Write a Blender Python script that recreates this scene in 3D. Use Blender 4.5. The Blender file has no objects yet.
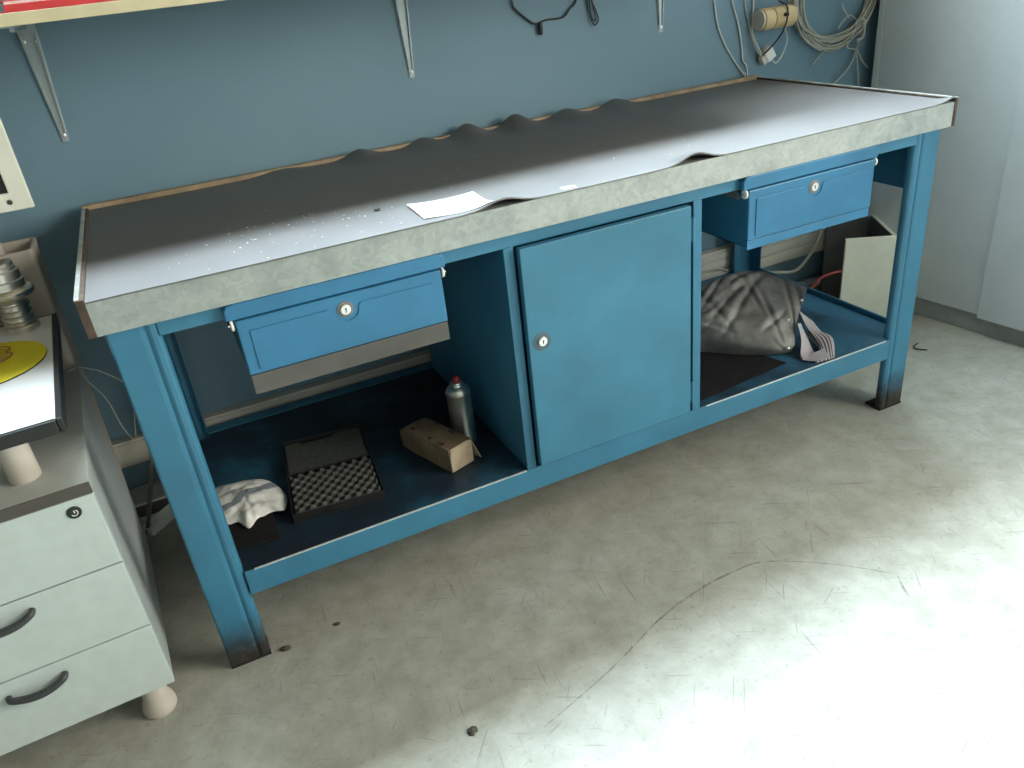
import bpy, bmesh, math, random
from mathutils import Vector, Matrix, noise
random.seed(7)
SC = bpy.context.scene
COL = SC.collection
PI = math.pi

# ------------------------------------------------------------------ materials
def new_mat(name):
    m = bpy.data.materials.new(name); m.use_nodes = True
    nt = m.node_tree
    b = nt.nodes['Principled BSDF']
    return m, nt, b

def L(nt, a, b): nt.links.new(a, b)

def coords(nt, scale=1.0, kind='Object'):
    tc = nt.nodes.new('ShaderNodeTexCoord')
    mp = nt.nodes.new('ShaderNodeMapping')
    mp.inputs['Scale'].default_value = (scale,)*3 if not isinstance(scale, tuple) else scale
    L(nt, tc.outputs[kind], mp.inputs['Vector'])
    return mp.outputs['Vector']

def nz(nt, vec, scale, detail=4, rough=.55):
    n = nt.nodes.new('ShaderNodeTexNoise')
    n.inputs['Scale'].default_value = scale; n.inputs['Detail'].default_value = detail
    n.inputs['Roughness'].default_value = rough
    L(nt, vec, n.inputs['Vector'])
    return n.outputs['Fac']

def ramp(nt, fac, stops):
    r = nt.nodes.new('ShaderNodeValToRGB')
    el = r.color_ramp.elements
    while len(el) < len(stops): el.new(0.5)
    for e, (p, c) in zip(el, stops):
        e.position = p; e.color = (c, c, c, 1) if not isinstance(c, tuple) else (*c, 1)
    L(nt, fac, r.inputs['Fac'])
    return r.outputs['Color']

def mix(nt, fac, a, b, mode='MIX'):
    m = nt.nodes.new('ShaderNodeMix'); m.data_type = 'RGBA'; m.blend_type = mode
    if isinstance(fac, (int, float)): m.inputs['Factor'].default_value = fac
    else: L(nt, fac, m.inputs['Factor'])
    for s, k in ((a, 'A'), (b, 'B')):
        sock = [i for i in m.inputs if i.name == k and i.type == 'RGBA'][0]
        if isinstance(s, tuple): sock.default_value = (*s, 1)
        else: L(nt, s, sock)
    return [o for o in m.outputs if o.type == 'RGBA'][0]

def bump(nt, b, fac, strength=.2, dist=.002):
    bp = nt.nodes.new('ShaderNodeBump')
    bp.inputs['Strength'].default_value = strength; bp.inputs['Distance'].default_value = dist
    L(nt, fac, bp.inputs['Height']); L(nt, bp.outputs['Normal'], b.inputs['Normal'])

def simple(name, col, rough=.5, metal=0., var=.12, vscale=25, bmp=0., spec=.5):
    m, nt, b = new_mat(name)
    v = coords(nt)
    n = nz(nt, v, vscale)
    lo = tuple(c*(1-var) for c in col); hi = tuple(min(1, c*(1+var)) for c in col)
    L(nt, ramp(nt, n, [(.3, lo), (.7, hi)]), b.inputs['Base Color'])
    b.inputs['Roughness'].default_value = rough; b.inputs['Metallic'].default_value = metal
    b.inputs['Specular IOR Level'].default_value = spec
    if bmp: bump(nt, b, nz(nt, v, vscale*6, 3), bmp, .001)
    return m

def blue_paint(name, col, rust_z=None, wear=.68):
    m, nt, b = new_mat(name)
    v = coords(nt)
    n = nz(nt, v, 7, 5)
    c = ramp(nt, n, [(.3, tuple(x*.84 for x in col)), (.7, tuple(x*1.12 for x in col))])
    sc = nz(nt, v, 38, 8, .72)
    c = mix(nt, ramp(nt, sc, [(wear, 0.), (wear+.05, .75)]), c, (.05, .055, .06))
    if rust_z is not None:
        g = nt.nodes.new('ShaderNodeTexCoord'); sp = nt.nodes.new('ShaderNodeSeparateXYZ')
        L(nt, g.outputs['Object'], sp.inputs[0])
        ad = nt.nodes.new('ShaderNodeMath'); ad.operation = 'MULTIPLY_ADD'
        L(nt, nz(nt, v, 30, 6, .7), ad.inputs[0]); ad.inputs[1].default_value = .07
        L(nt, sp.outputs['Z'], ad.inputs[2])
        mr = nt.nodes.new('ShaderNodeMapRange')
        mr.inputs['From Min'].default_value = rust_z-.015; mr.inputs['From Max'].default_value = rust_z+.075
        mr.inputs['To Min'].default_value = 1.; mr.inputs['To Max'].default_value = 0.
        L(nt, ad.outputs[0], mr.inputs['Value'])
        rc = ramp(nt, nz(nt, v, 60, 6, .7), [(.35, (.012, .012, .013)), (.6, (.03, .026, .024)), (.75, (.16, .12, .1))])
        c = mix(nt, mr.outputs['Result'], c, rc)
    L(nt, c, b.inputs['Base Color'])
    L(nt, ramp(nt, n, [(.2, .38), (.8, .52)]), b.inputs['Roughness'])
    bump(nt, b, nz(nt, v, 260, 2), .12, .0006)
    return m

BLUE = (.035, .17, .285)
M = {}
M['blue'] = blue_paint('blue_paint', BLUE)
M['blue_leg'] = blue_paint('blue_paint_scuffed_foot', BLUE, rust_z=.085)
M['blue_door'] = blue_paint('blue_paint_door', (.038, .18, .29), wear=.74)
M['blue_drawer'] = blue_paint('blue_paint_drawer', (.03, .17, .33), wear=.74)

def shelf_mat():
    m, nt, b = new_mat('blue_shelf_grimy_lit_right')
    v = coords(nt)
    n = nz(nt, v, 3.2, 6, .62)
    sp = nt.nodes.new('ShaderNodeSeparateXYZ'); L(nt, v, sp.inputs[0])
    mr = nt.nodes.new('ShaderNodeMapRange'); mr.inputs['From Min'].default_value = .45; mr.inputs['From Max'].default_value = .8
    mr.inputs['To Max'].default_value = .2; L(nt, sp.outputs['X'], mr.inputs['Value'])  # painted light: bluer, less grime towards the lit right compartment
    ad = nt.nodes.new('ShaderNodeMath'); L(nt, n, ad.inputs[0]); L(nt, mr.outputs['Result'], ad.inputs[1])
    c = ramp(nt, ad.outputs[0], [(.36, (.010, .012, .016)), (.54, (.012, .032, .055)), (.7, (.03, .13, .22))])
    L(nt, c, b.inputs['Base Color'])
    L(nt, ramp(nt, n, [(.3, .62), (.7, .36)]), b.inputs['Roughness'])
    bump(nt, b, nz(nt, v, 120, 3), .15, .0008)
    return m
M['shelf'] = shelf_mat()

def galv():
    m, nt, b = new_mat('galvanised_steel')
    v = coords(nt)
    w = nt.nodes.new('ShaderNodeTexVoronoi'); w.inputs['Scale'].default_value = 95
    wv = nt.nodes.new('ShaderNodeVectorMath'); wv.operation = 'MULTIPLY_ADD'
    ncol = nt.nodes.new('ShaderNodeTexNoise'); ncol.inputs['Scale'].default_value = 40
    L(nt, v, ncol.inputs['Vector']); L(nt, ncol.outputs['Color'], wv.inputs[0])
    wv.inputs[1].default_value = (.03, .03, .03); L(nt, v, wv.inputs[2])
    L(nt, wv.outputs[0], w.inputs['Vector'])
    sp = nt.nodes.new('ShaderNodeSeparateColor'); L(nt, w.outputs['Color'], sp.inputs[0])
    n = nz(nt, v, 14, 5)
    c = mix(nt, .5, ramp(nt, sp.outputs[0], [(0, (.30, .335, .335)), (1, (.44, .48, .475))]),
            ramp(nt, n, [(.3, (.23, .26, .255)), (.7, (.45, .48, .46))]))
    L(nt, c, b.inputs['Base Color'])
    b.inputs['Metallic'].default_value = .35; b.inputs['Roughness'].default_value = .55
    return m
M['galv'] = galv()

def rubber():
    m, nt, b = new_mat('black_rubber_mat')
    v = coords(nt)
    n = nz(nt, v, 5, 5, .6)
    c = ramp(nt, n, [(.3, (.040, .034, .032)), (.7, (.066, .057, .053))])
    L(nt, c, b.inputs['Base Color'])
    L(nt, ramp(nt, n, [(.3, .52), (.7, .60)]), b.inputs['Roughness'])
    b.inputs['Specular IOR Level'].default_value = 1.; b.inputs['IOR'].default_value = 1.75
    # fine fluted grooves and small grain
    wv = nt.nodes.new('ShaderNodeTexWave'); wv.inputs['Scale'].default_value = 60; wv.bands_direction = 'X'
    wv.inputs['Distortion'].default_value = .4
    L(nt, v, wv.inputs['Vector'])
    ad = nt.nodes.new('ShaderNodeMath'); ad.operation = 'MULTIPLY_ADD'
    L(nt, wv.outputs['Fac'], ad.inputs[0]); ad.inputs[1].default_value = .35; L(nt, nz(nt, v, 160, 4, .7), ad.inputs[2])
    bump(nt, b, ad.outputs[0], .22, .0012)
    return m
M['rubber'] = rubber()
M['rubber_under'] = simple('dark_rubber', (.012, .012, .013), .8)
M['rust'] = simple('rusty_steel', (.09, .06, .045), .7, .3, .4, 40)
M['strip'] = simple('worn_steel_strip', (.5, .5, .46), .4, .6, .25, 30)
M['wood_edge'] = simple('tan_wood_edge', (.3, .22, .14), .6, 0, .3, 30)
M['core'] = simple('dark_board', (.05, .04, .035), .8)
M['chrome'] = simple('bright_metal', (.75, .76, .76), .25, 1., .08, 50)
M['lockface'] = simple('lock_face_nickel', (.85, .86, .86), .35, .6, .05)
M['black'] = simple('black_plastic', (.012, .012, .013), .45)
M['white_plastic'] = simple('white_plastic', (.8, .8, .78), .4, 0, .04)
M['bare'] = simple('bare_grey_steel', (.2, .195, .185), .5, .25, .15, 12)
M['paper'] = simple('white_paper', (.86, .87, .88), .8, 0, .02)
M['fleck'] = simple('pale_dust', (.7, .7, .68), .9)
M['felt'] = simple('black_felt', (.014, .013, .014), .95, 0, .3, 60, .3, .2)
M['foam'] = simple('charcoal_foam', (.085, .088, .08), .95, 0, .2, 90, .4, .2)
M['card'] = simple('worn_cardboard', (.2, .145, .09), .85, 0, .3, 18, .1)
M['card_light'] = simple('pale_cardboard', (.4, .31, .22), .8, 0, .2, 25, .1)
M['tin'] = simple('silver_tin', (.8, .81, .79), .33, 1., .08, 30)
M['red_plastic'] = simple('red_plastic', (.3, .012, .025), .4)
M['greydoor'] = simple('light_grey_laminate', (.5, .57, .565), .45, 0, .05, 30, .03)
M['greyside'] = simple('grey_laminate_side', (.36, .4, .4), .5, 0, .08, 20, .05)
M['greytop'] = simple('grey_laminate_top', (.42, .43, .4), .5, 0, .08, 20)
M['brownedge'] = simple('dark_brown_edge_trim', (.075, .068, .06), .5)
M['handle'] = simple('dark_grey_handle', (.045, .05, .055), .35)
M['footbeige'] = simple('beige_plastic_foot', (.5, .45, .4), .5, 0, .08)
M['whiteboard'] = simple('white_laminate', (.86, .87, .88), .35, 0, .02)
M['darktrim'] = simple('dark_metal_trim', (.035, .036, .036), .35, .5)
M['beigecase'] = simple('beige_monitor_case', (.66, .66, .58), .5, 0, .03)
M['screen'] = simple('dark_screen', (.008, .008, .008), .15)
M['yellow'] = simple('yellow_fabric', (.75, .65, .02), .75, 0, .06)
M['beigecard'] = simple('beige_board', (.46, .41, .36), .8, 0, .08)
M['wallshelf'] = simple('pale_wood_edge', (.62, .55, .36), .55, 0, .08, 15)
M['bracket'] = simple('grey_steel_bracket', (.33, .38, .4), .4, .4, .1, 40)
M['redcover'] = simple('red_cover', (.55, .035, .045), .4, 0, .08)
M['pages'] = simple('white_pages', (.8, .78, .76), .8)
M['cable_black'] = simple('black_cable', (.014, .016, .016), .5)
M['cable_white'] = simple('white_cable', (.62, .64, .6), .5)
M['cable_grey'] = simple('grey_cable', (.42, .42, .37), .5, 0, .1)
M['cable_red'] = simple('red_cable', (.5, .09, .08), .5)
M['socketbeige'] = simple('yellowed_socket_plastic', (.66, .5, .28), .45, 0, .06)
M['cabinet'] = simple('cabinet_grey_white', (.52, .57, .59), .38, 0, .03, 10)
M['kick'] = simple('cabinet_grey_kick', (.3, .315, .31), .5, 0, .1, 20)
M['whitebox'] = simple('cream_white_panel', (.86, .86, .74), .55, 0, .05)
M['trunk'] = simple('beige_trunking', (.55, .52, .46), .55, 0, .06, 3)
M['trunk_grey'] = simple('grey_trunking', (.34, .37, .36), .55, 0, .1, 12)
M['rod'] = simple('dull_steel_rod', (.35, .35, .34), .4, .8)
M['debris'] = simple('dark_debris', (.07, .063, .052), .8)
M['snap'] = simple('white_snap', (.85, .85, .85), .3)

def bag_mat():
    m, nt, b = new_mat('grey_waxed_cloth')
    v = coords(nt)
    n = nz(nt, v, 13, 5, .6)
    L(nt, ramp(nt, n, [(.3, (.10, .097, .093)), (.55, (.18, .175, .165)), (.75, (.29, .285, .27))]), b.inputs['Base Color'])
    b.inputs['Roughness'].default_value = .5
    bump(nt, b, nz(nt, v, 45, 6, .65), .5, .004)
    return m
M['bag'] = bag_mat()

def stripe_mat():
    m, nt, b = new_mat('striped_lining')
    v = coords(nt, 1.0, 'UV')
    w = nt.nodes.new('ShaderNodeTexWave'); w.inputs['Scale'].default_value = 4.6; w.bands_direction = 'X'
    L(nt, v, w.inputs['Vector'])
    L(nt, ramp(nt, w.outputs['Fac'], [(.35, (.09, .075, .1)), (.55, (.62, .58, .6))]), b.inputs['Base Color'])
    b.inputs['Roughness'].default_value = .7
    return m
M['stripe'] = stripe_mat()

def rag_mat():
    m, nt, b = new_mat('white_rag_grey_stripe')
    v = coords(nt, 1.0, 'UV')
    sp = nt.nodes.new('ShaderNodeSeparateXYZ'); L(nt, v, sp.inputs[0])
    f = ramp(nt, sp.outputs['Y'], [(.47, 0.), (.5, 1.), (.6, 1.), (.63, 0.)])
    n = nz(nt, coords(nt), 40, 4)
    base = ramp(nt, n, [(.3, (.66, .64, .61)), (.7, (.84, .82, .8))])
    L(nt, mix(nt, f, base, (.22, .24, .28)), b.inputs['Base Color'])
    b.inputs['Roughness'].default_value = .9
    bump(nt, b, nz(nt, coords(nt), 260, 2), .3, .001)
    return m
M['rag'] = rag_mat()

def wall_mat():
    m, nt, b = new_mat('blue_grey_wall_paint')
    v = coords(nt)
    n = nz(nt, v, 1.6, 5)
    L(nt, ramp(nt, n, [(.3, (.135, .235, .31)), (.7, (.16, .265, .335))]), b.inputs['Base Color'])
    b.inputs['Roughness'].default_value = .6
    bump(nt, b, nz(nt, v, 180, 3), .25, .0012)
    return m
M['wall'] = wall_mat()
M['wall_white'] = simple('dull_wall_paint', (.17, .16, .14), .8, 0, .03, 4, .1)

def floor_mat():
    m, nt, b = new_mat('worn_concrete_floor')
    v = coords(nt)
    n1 = nz(nt, v, 2.2, 6, .62); n2 = nz(nt, v, 14, 6, .65); n3 = nz(nt, v, 70, 4, .6)
    a = ramp(nt, n1, [(.3, (.33, .33, .275)), (.5, (.385, .39, .335)), (.7, (.43, .445, .40))])
    a = mix(nt, .55, a, ramp(nt, n2, [(.3, (.24, .235, .18)), (.7, (.5, .515, .47))]))
    a = mix(nt, ramp(nt, n3, [(.58, 0.), (.72, .5)]), a, (.2, .19, .15))
    # fine directional scratches
    for ang, thr in ((.5, .69), (-.9, .7), (1.7, .7)):
        tc = nt.nodes.new('ShaderNodeTexCoord'); mp = nt.nodes.new('ShaderNodeMapping')
        m0 = nt.nodes.new('ShaderNodeMapping'); m0.inputs['Rotation'].default_value = (0, 0, ang)
        L(nt, tc.outputs['Object'], m0.inputs['Vector'])
        mp.inputs['Scale'].default_value = (6, 150, 1); L(nt, m0.outputs['Vector'], mp.inputs['Vector'])
        s = nz(nt, mp.outputs['Vector'], 1.0, 2, .5)
        a = mix(nt, ramp(nt, s, [(thr-.02, 0.), (thr+.03, .5)]), a, (.17, .165, .14))
    L(nt, a, b.inputs['Base Color'])
    L(nt, ramp(nt, n2, [(.3, .5), (.7, .65)]), b.inputs['Roughness'])
    bump(nt, b, n3, .15, .001)
    return m
M['floor'] = floor_mat()

def scuff_mat():
    m, nt, b = new_mat('dark_scuff')
    v = coords(nt)
    b.inputs['Base Color'].default_value = (.09, .085, .07, 1); b.inputs['Roughness'].default_value = .7
    L(nt, ramp(nt, nz(nt, v, 30, 4, .7), [(.35, .0), (.65, .5)]), b.inputs['Alpha'])
    return m
M['scuff'] = scuff_mat()

def glass_mat():
    m, nt, b = new_mat('window_glass')
    out = [n for n in nt.nodes if n.type == 'OUTPUT_MATERIAL'][0]
    t = nt.nodes.new('ShaderNodeBsdfTransparent'); t.inputs[0].default_value = (.95, .97, .97, 1)
    g = nt.nodes.new('ShaderNodeBsdfGlossy'); g.inputs['Roughness'].default_value = .02
    mx = nt.nodes.new('ShaderNodeMixShader'); mx.inputs[0].default_value = .06
    L(nt, t.outputs[0], mx.inputs[1]); L(nt, g.outputs[0], mx.inputs[2]); L(nt, mx.outputs[0], out.inputs['Surface'])
    return m
M['glass'] = glass_mat()
M['winframe'] = simple('white_window_frame', (.7, .7, .69), .45)

# ------------------------------------------------------------------ mesh helpers
def box(bm, x0, x1, y0, y1, z0, z1, mtx=None):
    vs = [bm.verts.new((x, y, z)) for z in (z0, z1) for y in (y0, y1) for x in (x0, x1)]
    for f in ((0, 2, 3, 1), (4, 5, 7, 6), (0, 1, 5, 4), (2, 6, 7, 3), (0, 4, 6, 2), (1, 3, 7, 5)):
        bm.faces.new([vs[i] for i in f])
    if mtx is not None:
        for v in vs: v.co = mtx @ v.co
    return vs

def prism(bm, pts, axis, a, b):
    """extrude a 2-D outline along an axis: 'y' -> pts are (x,z); 'z' -> (x,y); 'x' -> (y,z)"""
    def mk(p, h):
        return {'y': (p[0], h, p[1]), 'z': (p[0], p[1], h), 'x': (h, p[0], p[1])}[axis]
    A = [bm.verts.new(mk(p, a)) for p in pts]; B = [bm.verts.new(mk(p, b)) for p in pts]
    n = len(pts)
    for i in range(n): bm.faces.new((A[i], A[(i+1) % n], B[(i+1) % n], B[i]))
    bm.faces.new(A[::-1]); bm.faces.new(B)
    return A+B

def lathe(bm, prof, c, axis='z', seg=28, cap=True):
    """prof: list of (r, h)"""
    rings = []
    for r, h in prof:
        ring = []
        for i in range(seg):
            a = 2*PI*i/seg; p, q = r*math.cos(a), r*math.sin(a)
            co = {'z': (c[0]+p, c[1]+q, c[2]+h), 'y': (c[0]+p, c[1]+h, c[2]+q), 'x': (c[0]+h, c[1]+p, c[2]+q)}[axis]
            ring.append(bm.verts.new(co))
        rings.append(ring)
    for A, B in zip(rings, rings[1:]):
        for i in range(seg): bm.faces.new((A[i], A[(i+1) % seg], B[(i+1) % seg], B[i]))
    if cap:
        bm.faces.new(rings[0][::-1]); bm.faces.new(rings[-1])

def catmull(pts, n=8, closed=False):
    P = [Vector(p) for p in pts]; out = []
    m = len(P)
    for i in range(m if closed else m-1):
        if closed: a, b, c, d = P[(i-1) % m], P[i], P[(i+1) % m], P[(i+2) % m]
        else: a, b, c, d = P[max(i-1, 0)], P[i], P[i+1], P[min(i+2, m-1)]
        for k in range(n):
            t = k/n
            out.append(.5*((2*b)+(c-a)*t+(2*a-5*b+4*c-d)*t*t+(3*b-a-3*c+d)*t**3))
    if not closed: out.append(P[-1])
    return out

def tube(bm, pts, r, seg=8, smooth=8, closed=False):
    P = catmull(pts, smooth, closed) if smooth else [Vector(p) for p in pts]
    n = len(P); rings = []
    up = Vector((.13, .31, .94)).normalized()
    prev = None
    for i, p in enumerate(P):
        if closed: t = (P[(i+1) % n]-P[(i-1) % n])
        else: t = P[min(i+1, n-1)]-P[max(i-1, 0)]
        t.normalize()
        if prev is None:
            s = t.cross(up)
            if s.length < .05: s = t.cross(Vector((1, 0, 0)))
        else:
            s = prev-t*prev.dot(t)
        s.normalize(); prev = s; w = t.cross(s)
        rr = r(i/(n-1)) if callable(r) else r
        rings.append([bm.verts.new(p+s*rr*math.cos(2*PI*k/seg)+w*rr*math.sin(2*PI*k/seg)) for k in range(seg)])
    rng = range(n) if closed else range(n-1)
    for i in rng:
        A, B = rings[i], rings[(i+1) % n]
        for k in range(seg): bm.faces.new((A[k], A[(k+1) % seg], B[(k+1) % seg], B[k]))
    if not closed:
        bm.faces.new(rings[0][::-1]); bm.faces.new(rings[-1])

def thing(name, label, cat, loc=(0, 0, 0), rz=0., group=None):
    o = bpy.data.objects.new(name, None); COL.objects.link(o)
    o.empty_display_size = .05
    o.location = loc; o.rotation_euler = (0, 0, rz)
    tag(o, label, cat, group)
    return o

def tag(o, label, cat, group=None, kind=None):
    o['label'] = label; o['category'] = cat
    if group: o['group'] = group
    if kind: o['kind'] = kind
    return o

def obj(name, bm, mat, parent=None, world=False, smooth=False, bev=0., seg=2, loc=None, subs=0, solid=0.):
    """link a bmesh as one mesh object. world=True: verts are in world space, moved into the root's frame."""
    bmesh.ops.recalc_face_normals(bm, faces=bm.faces)
    off = None
    if world and parent is not None:
        r = parent
        while r.parent: r = r.parent
        off = r.location.copy()
    elif loc is not None: off = Vector(loc)
    if off is not None:
        for v in bm.verts: v.co -= off
    me = bpy.data.meshes.new(name); bm.to_mesh(me); bm.free()
    if smooth:
        for p in me.polygons: p.use_smooth = True
    me.materials.append(mat)
    o = bpy.data.objects.new(name, me); COL.objects.link(o)
    if parent is not None: o.parent = parent
    elif loc is not None: o.location = loc
    if solid:
        s = o.modifiers.new('solid', 'SOLIDIFY'); s.thickness = solid; s.offset = 0
    if bev:
        b = o.modifiers.new('bevel', 'BEVEL'); b.width = bev; b.segments = seg; b.limit_method = 'ANGLE'; b.angle_limit = .6
    if subs:
        s = o.modifiers.new('subd', 'SUBSURF'); s.levels = subs; s.render_levels = subs
    return o

def bx(name, x0, x1, y0, y1, z0, z1, mat, parent=None, bev=.0015, world=True, loc=None):
    bm = bmesh.new(); box(bm, x0, x1, y0, y1, z0, z1)
    return obj(name, bm, mat, parent, world=world, bev=bev, loc=loc)

def struct(o):
    o['kind'] = 'structure'; return o

# ------------------------------------------------------------------ the setting
WY = .745          # back wall plane
RX0, RX1, RY0, RH = -3.4, 3.12, -3.6, 3.6
BW = (-.4, 2.98, 1.95, 3.35)      # high window in the back wall: x0,x1,z0,z1
FW = (-3.4, -1.15, .95, 2.7)      # window in the right wall: y0,y1,z0,z1

bm = bmesh.new(); box(bm, RX0-.2, RX1+.2, RY0-.2, WY+.2, -.12, 0)
fl = struct(obj('floor', bm, M['floor']))

def wall_with_hole(name, y0, y1, hole, mat):
    bm = bmesh.new()
    x0, x1, z0, z1 = hole
    box(bm, RX0-.2, RX1+.2, y0, y1, 0, z0); box(bm, RX0-.2, RX1+.2, y0, y1, z1, RH)
    box(bm, RX0-.2, x0, y0, y1, z0, z1); box(bm, x1, RX1+.2, y0, y1, z0, z1)
    return struct(obj(name, bm, mat))
def side_wall_with_hole(name, x0, x1, hole, mat):
    bm = bmesh.new()
    a, b, z0, z1 = hole
    box(bm, x0, x1, RY0, WY, 0, z0); box(bm, x0, x1, RY0, WY, z1, RH)
    box(bm, x0, x1, RY0, a, z0, z1); box(bm, x0, x1, b, WY, z0, z1)
    return struct(obj(name, bm, mat))
wall_with_hole('wall_back', WY, WY+.2, BW, M['wall'])
struct(bx('wall_front', RX0-.2, RX1+.2, RY0-.2, RY0, 0, RH, M['wall_white'], bev=0))
struct(bx('wall_left', RX0-.2, RX0, RY0, WY, 0, RH, M['wall_white'], bev=0))
side_wall_with_hole('wall_right', RX1, RX1+.2, FW, M['wall_white'])
struct(bx('ceiling', RX0-.2, RX1+.2, RY0-.2, WY+.2, RH, RH+.15, M['wall_white'], bev=0))

def window(name, hole, y, n, side=False):
    x0, x1, z0, z1 = hole; t = .06
    bm = bmesh.new()
    box(bm, x0, x1, y-.04, y+.04, z0, z0+t); box(bm, x0, x1, y-.04, y+.04, z1-t, z1)
    for i in range(n+1):
        xc = x0+(x1-x0)*i/n
        a = max(x0, xc-t/2); b = min(x1, xc+t/2)
        if i == 0: b = x0+t
        if i == n: a = x1-t
        box(bm, a, b, y-.04, y+.04, z0+t, z1-t)
    def turn(b_):
        if side:
            for v in b_.verts: v.co = Vector((v.co.y, v.co.x, v.co.z))
    turn(bm); w = struct(obj(name, bm, M['winframe']))
    bm = bmesh.new(); box(bm, x0+.01, x1-.01, y-.003, y+.003, z0+.01, z1-.01); turn(bm)
    obj('glass_pane', bm, M['glass'], w)
    return w
window('window_1', BW, WY+.12, 4)
window('window_2', FW, RX1+.1, 3, True)

# scuffs worn into the concrete (surface pattern of the floor)
def ribbon(bm, pts, w, z=.0006):
    P = catmull(pts, 10)
    prev = None
    for i, p in enumerate(P):
        t = P[min(i+1, len(P)-1)]-P[max(i-1, 0)]; t.normalize(); s = Vector((-t.y, t.x, 0))
        ww = w*(.35+.65*math.sin(PI*min(1, max(.03, i/(len(P)-1)))))
        a, b = bm.verts.new((p.x+s.x*ww, p.y+s.y*ww, z)), bm.verts.new((p.x-s.x*ww, p.y-s.y*ww, z))
        if prev: bm.faces.new((prev[0], a, b, prev[1]))
        prev = (a, b)
bm = bmesh.new()
ribbon(bm, [(.52, -.44, 0), (.696, -.388, 0), (.86, -.325, 0), (.982, -.298, 0), (1.08, -.292, 0), (1.16, -.303, 0), (1.27, -.38, 0), (1.359, -.471, 0)], .0024)
ribbon(bm, [(1.365, -.487, 0), (1.347, -.517, 0), (1.333, -.548, 0)], .003)
rs = random.Random(3)
for k in range(60):
    x, y = rs.uniform(.05, 2.0), rs.uniform(-.95, -.05)
    a = rs.choice([rs.gauss(.6, .3), rs.gauss(1.9, .3), rs.uniform(0, PI)]); l = rs.uniform(.015, .07)
    ribbon(bm, [(x, y, 0), (x+l*.5*math.cos(a), y+l*.5*math.sin(a), 0), (x+l*math.cos(a+.04), y+l*math.sin(a+.04), 0)], rs.uniform(.0004, .0009))
obj('scuff_marks', bm, M['scuff'], fl)

# ------------------------------------------------------------------ workbench
W_, D_, H_ = 1.959, .72, .85
wb = thing('workbench', 'long blue steel workbench with two drawers, a cupboard door and a bottom shelf', 'workbench', (.98, .36, 0))
def wpart(name, x0, x1, y0, y1, z0, z1, mat, parent=wb, bev=.0015): return bx(name, x0, x1, y0, y1, z0, z1, mat, parent, bev)
wpart('worktop', .002, W_-.006, .004, D_-.015, .796, .8475, M['core'])
# galvanised sheet wrapped over the front edge
bm = bmesh.new()
prism(bm, [(0.0, .792), (0.0, .850), (.05, .850), (.05, .8478), (.0025, .8478), (.0025, .7945), (.03, .7945), (.03, .792)], 'x', -.001, W_-.004)
fe = obj('front_edge', bm, M['galv'], wb, world=True)
fe['label'] = 'mottled galvanised steel edge'
for x0, x1, nm in ((-.012, .0015, 'end_strip'), (W_-.006, W_+.003, 'end_strip')):
    e = wpart(nm, x0, x1, -.002, D_, .792, .858, M['rust'], bev=.001)
    wpart('strip_cap', x0-.0005 if x0 < 1 else x1-.008, x0+.007 if x0 < 1 else x1+.0005, -.0025, D_+.0005, .858, .8605, M['strip'], e, bev=.0005)
b_ = wpart('back_strip', -.012, W_+.003, D_-.016, D_, .80, .864, M['wood_edge'])
b_['label'] = 'tan wooden strip along the back edge'

def leg(xa, xb, ya, yb, inner):
    """folded C-profile: wide outer face, groove, rounded lip on the inner side"""
    s = 1 if inner > 0 else -1
    w = xb-xa
    def X(t): return xa+t if s > 0 else xb-t
    o = [(0, .054), (0, .004), (.002, .001), (.004, 0), (.052, 0), (.057, .001), (.0595, .0035), (.062, .0035), (.0645, .0015), (.069, .0),
         (.076, .001), (.081, .004), (w, .010), (w, .019), (w-.003, .019), (w-.003, .012), (.078, .007), (.07, .004), (.06, .0065), (.05, .003), (.006, .003), (.003, .006), (.003, .054)]
    front = yb > ya
    bm = bmesh.new()
    prism(bm, [(X(a), ya+(b if front else -b)) for a, b in o], 'z', .006, .792)
    l = obj('leg', bm, M['blue_leg'], wb, world=True)
    bm = bmesh.new(); y0, y1 = (ya, ya+.054) if front else (ya-.054, ya)
    box(bm, xa, xb, y0, y1, 0, .006)
    obj('foot_plate', bm, M['rubber_under'], l, world=True)
    return l
leg(.010, .094, .021, 1, 1); leg(1.863, 1.947, .021, 1, -1)
leg(.010, .094, .695, -1, 1); leg(1.863, 1.947, .695, -1, -1)
wpart('front_rail', .09, 1.867, .021, .028, .760, .792, M['blue'])
wpart('back_rail', .09, 1.867, .688, .695, .745, .792, M['blue'])
for xa in (.013, 1.94): wpart('side_rail', xa, xa+.004, .076, .64, .622, .792, M['blue'])
# bottom shelf: pan with folded front lip
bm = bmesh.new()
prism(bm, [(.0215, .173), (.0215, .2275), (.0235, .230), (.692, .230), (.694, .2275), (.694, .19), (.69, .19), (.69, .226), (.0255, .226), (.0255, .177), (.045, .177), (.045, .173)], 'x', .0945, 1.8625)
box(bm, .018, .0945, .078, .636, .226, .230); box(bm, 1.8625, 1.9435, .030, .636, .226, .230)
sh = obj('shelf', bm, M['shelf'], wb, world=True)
bm = bmesh.new(); box(bm, .0945, 1.8625, .0185, .0215, .171, .2305)
lipo = obj('shelf_lip', bm, M['blue'], sh, world=True, bev=.0012)
for x0, x1 in ((.115, .735), (1.24, 1.85)):  # worn lip edge, made white to paint in its highlight
    bm = bmesh.new(); box(bm, x0, x1, .0180, .0212, .2290, .2316); o_ = obj('worn_edge_highlight', bm, M['lockface'], lipo, world=True); o_['label'] = 'bare worn edge with painted white highlight'
bm = bmesh.new(); box(bm, .0945, 1.8625, .655, .694, .2301, .2335)
obj('shelf_rim', bm, M['blue'], sh, world=True, bev=.001)
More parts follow.
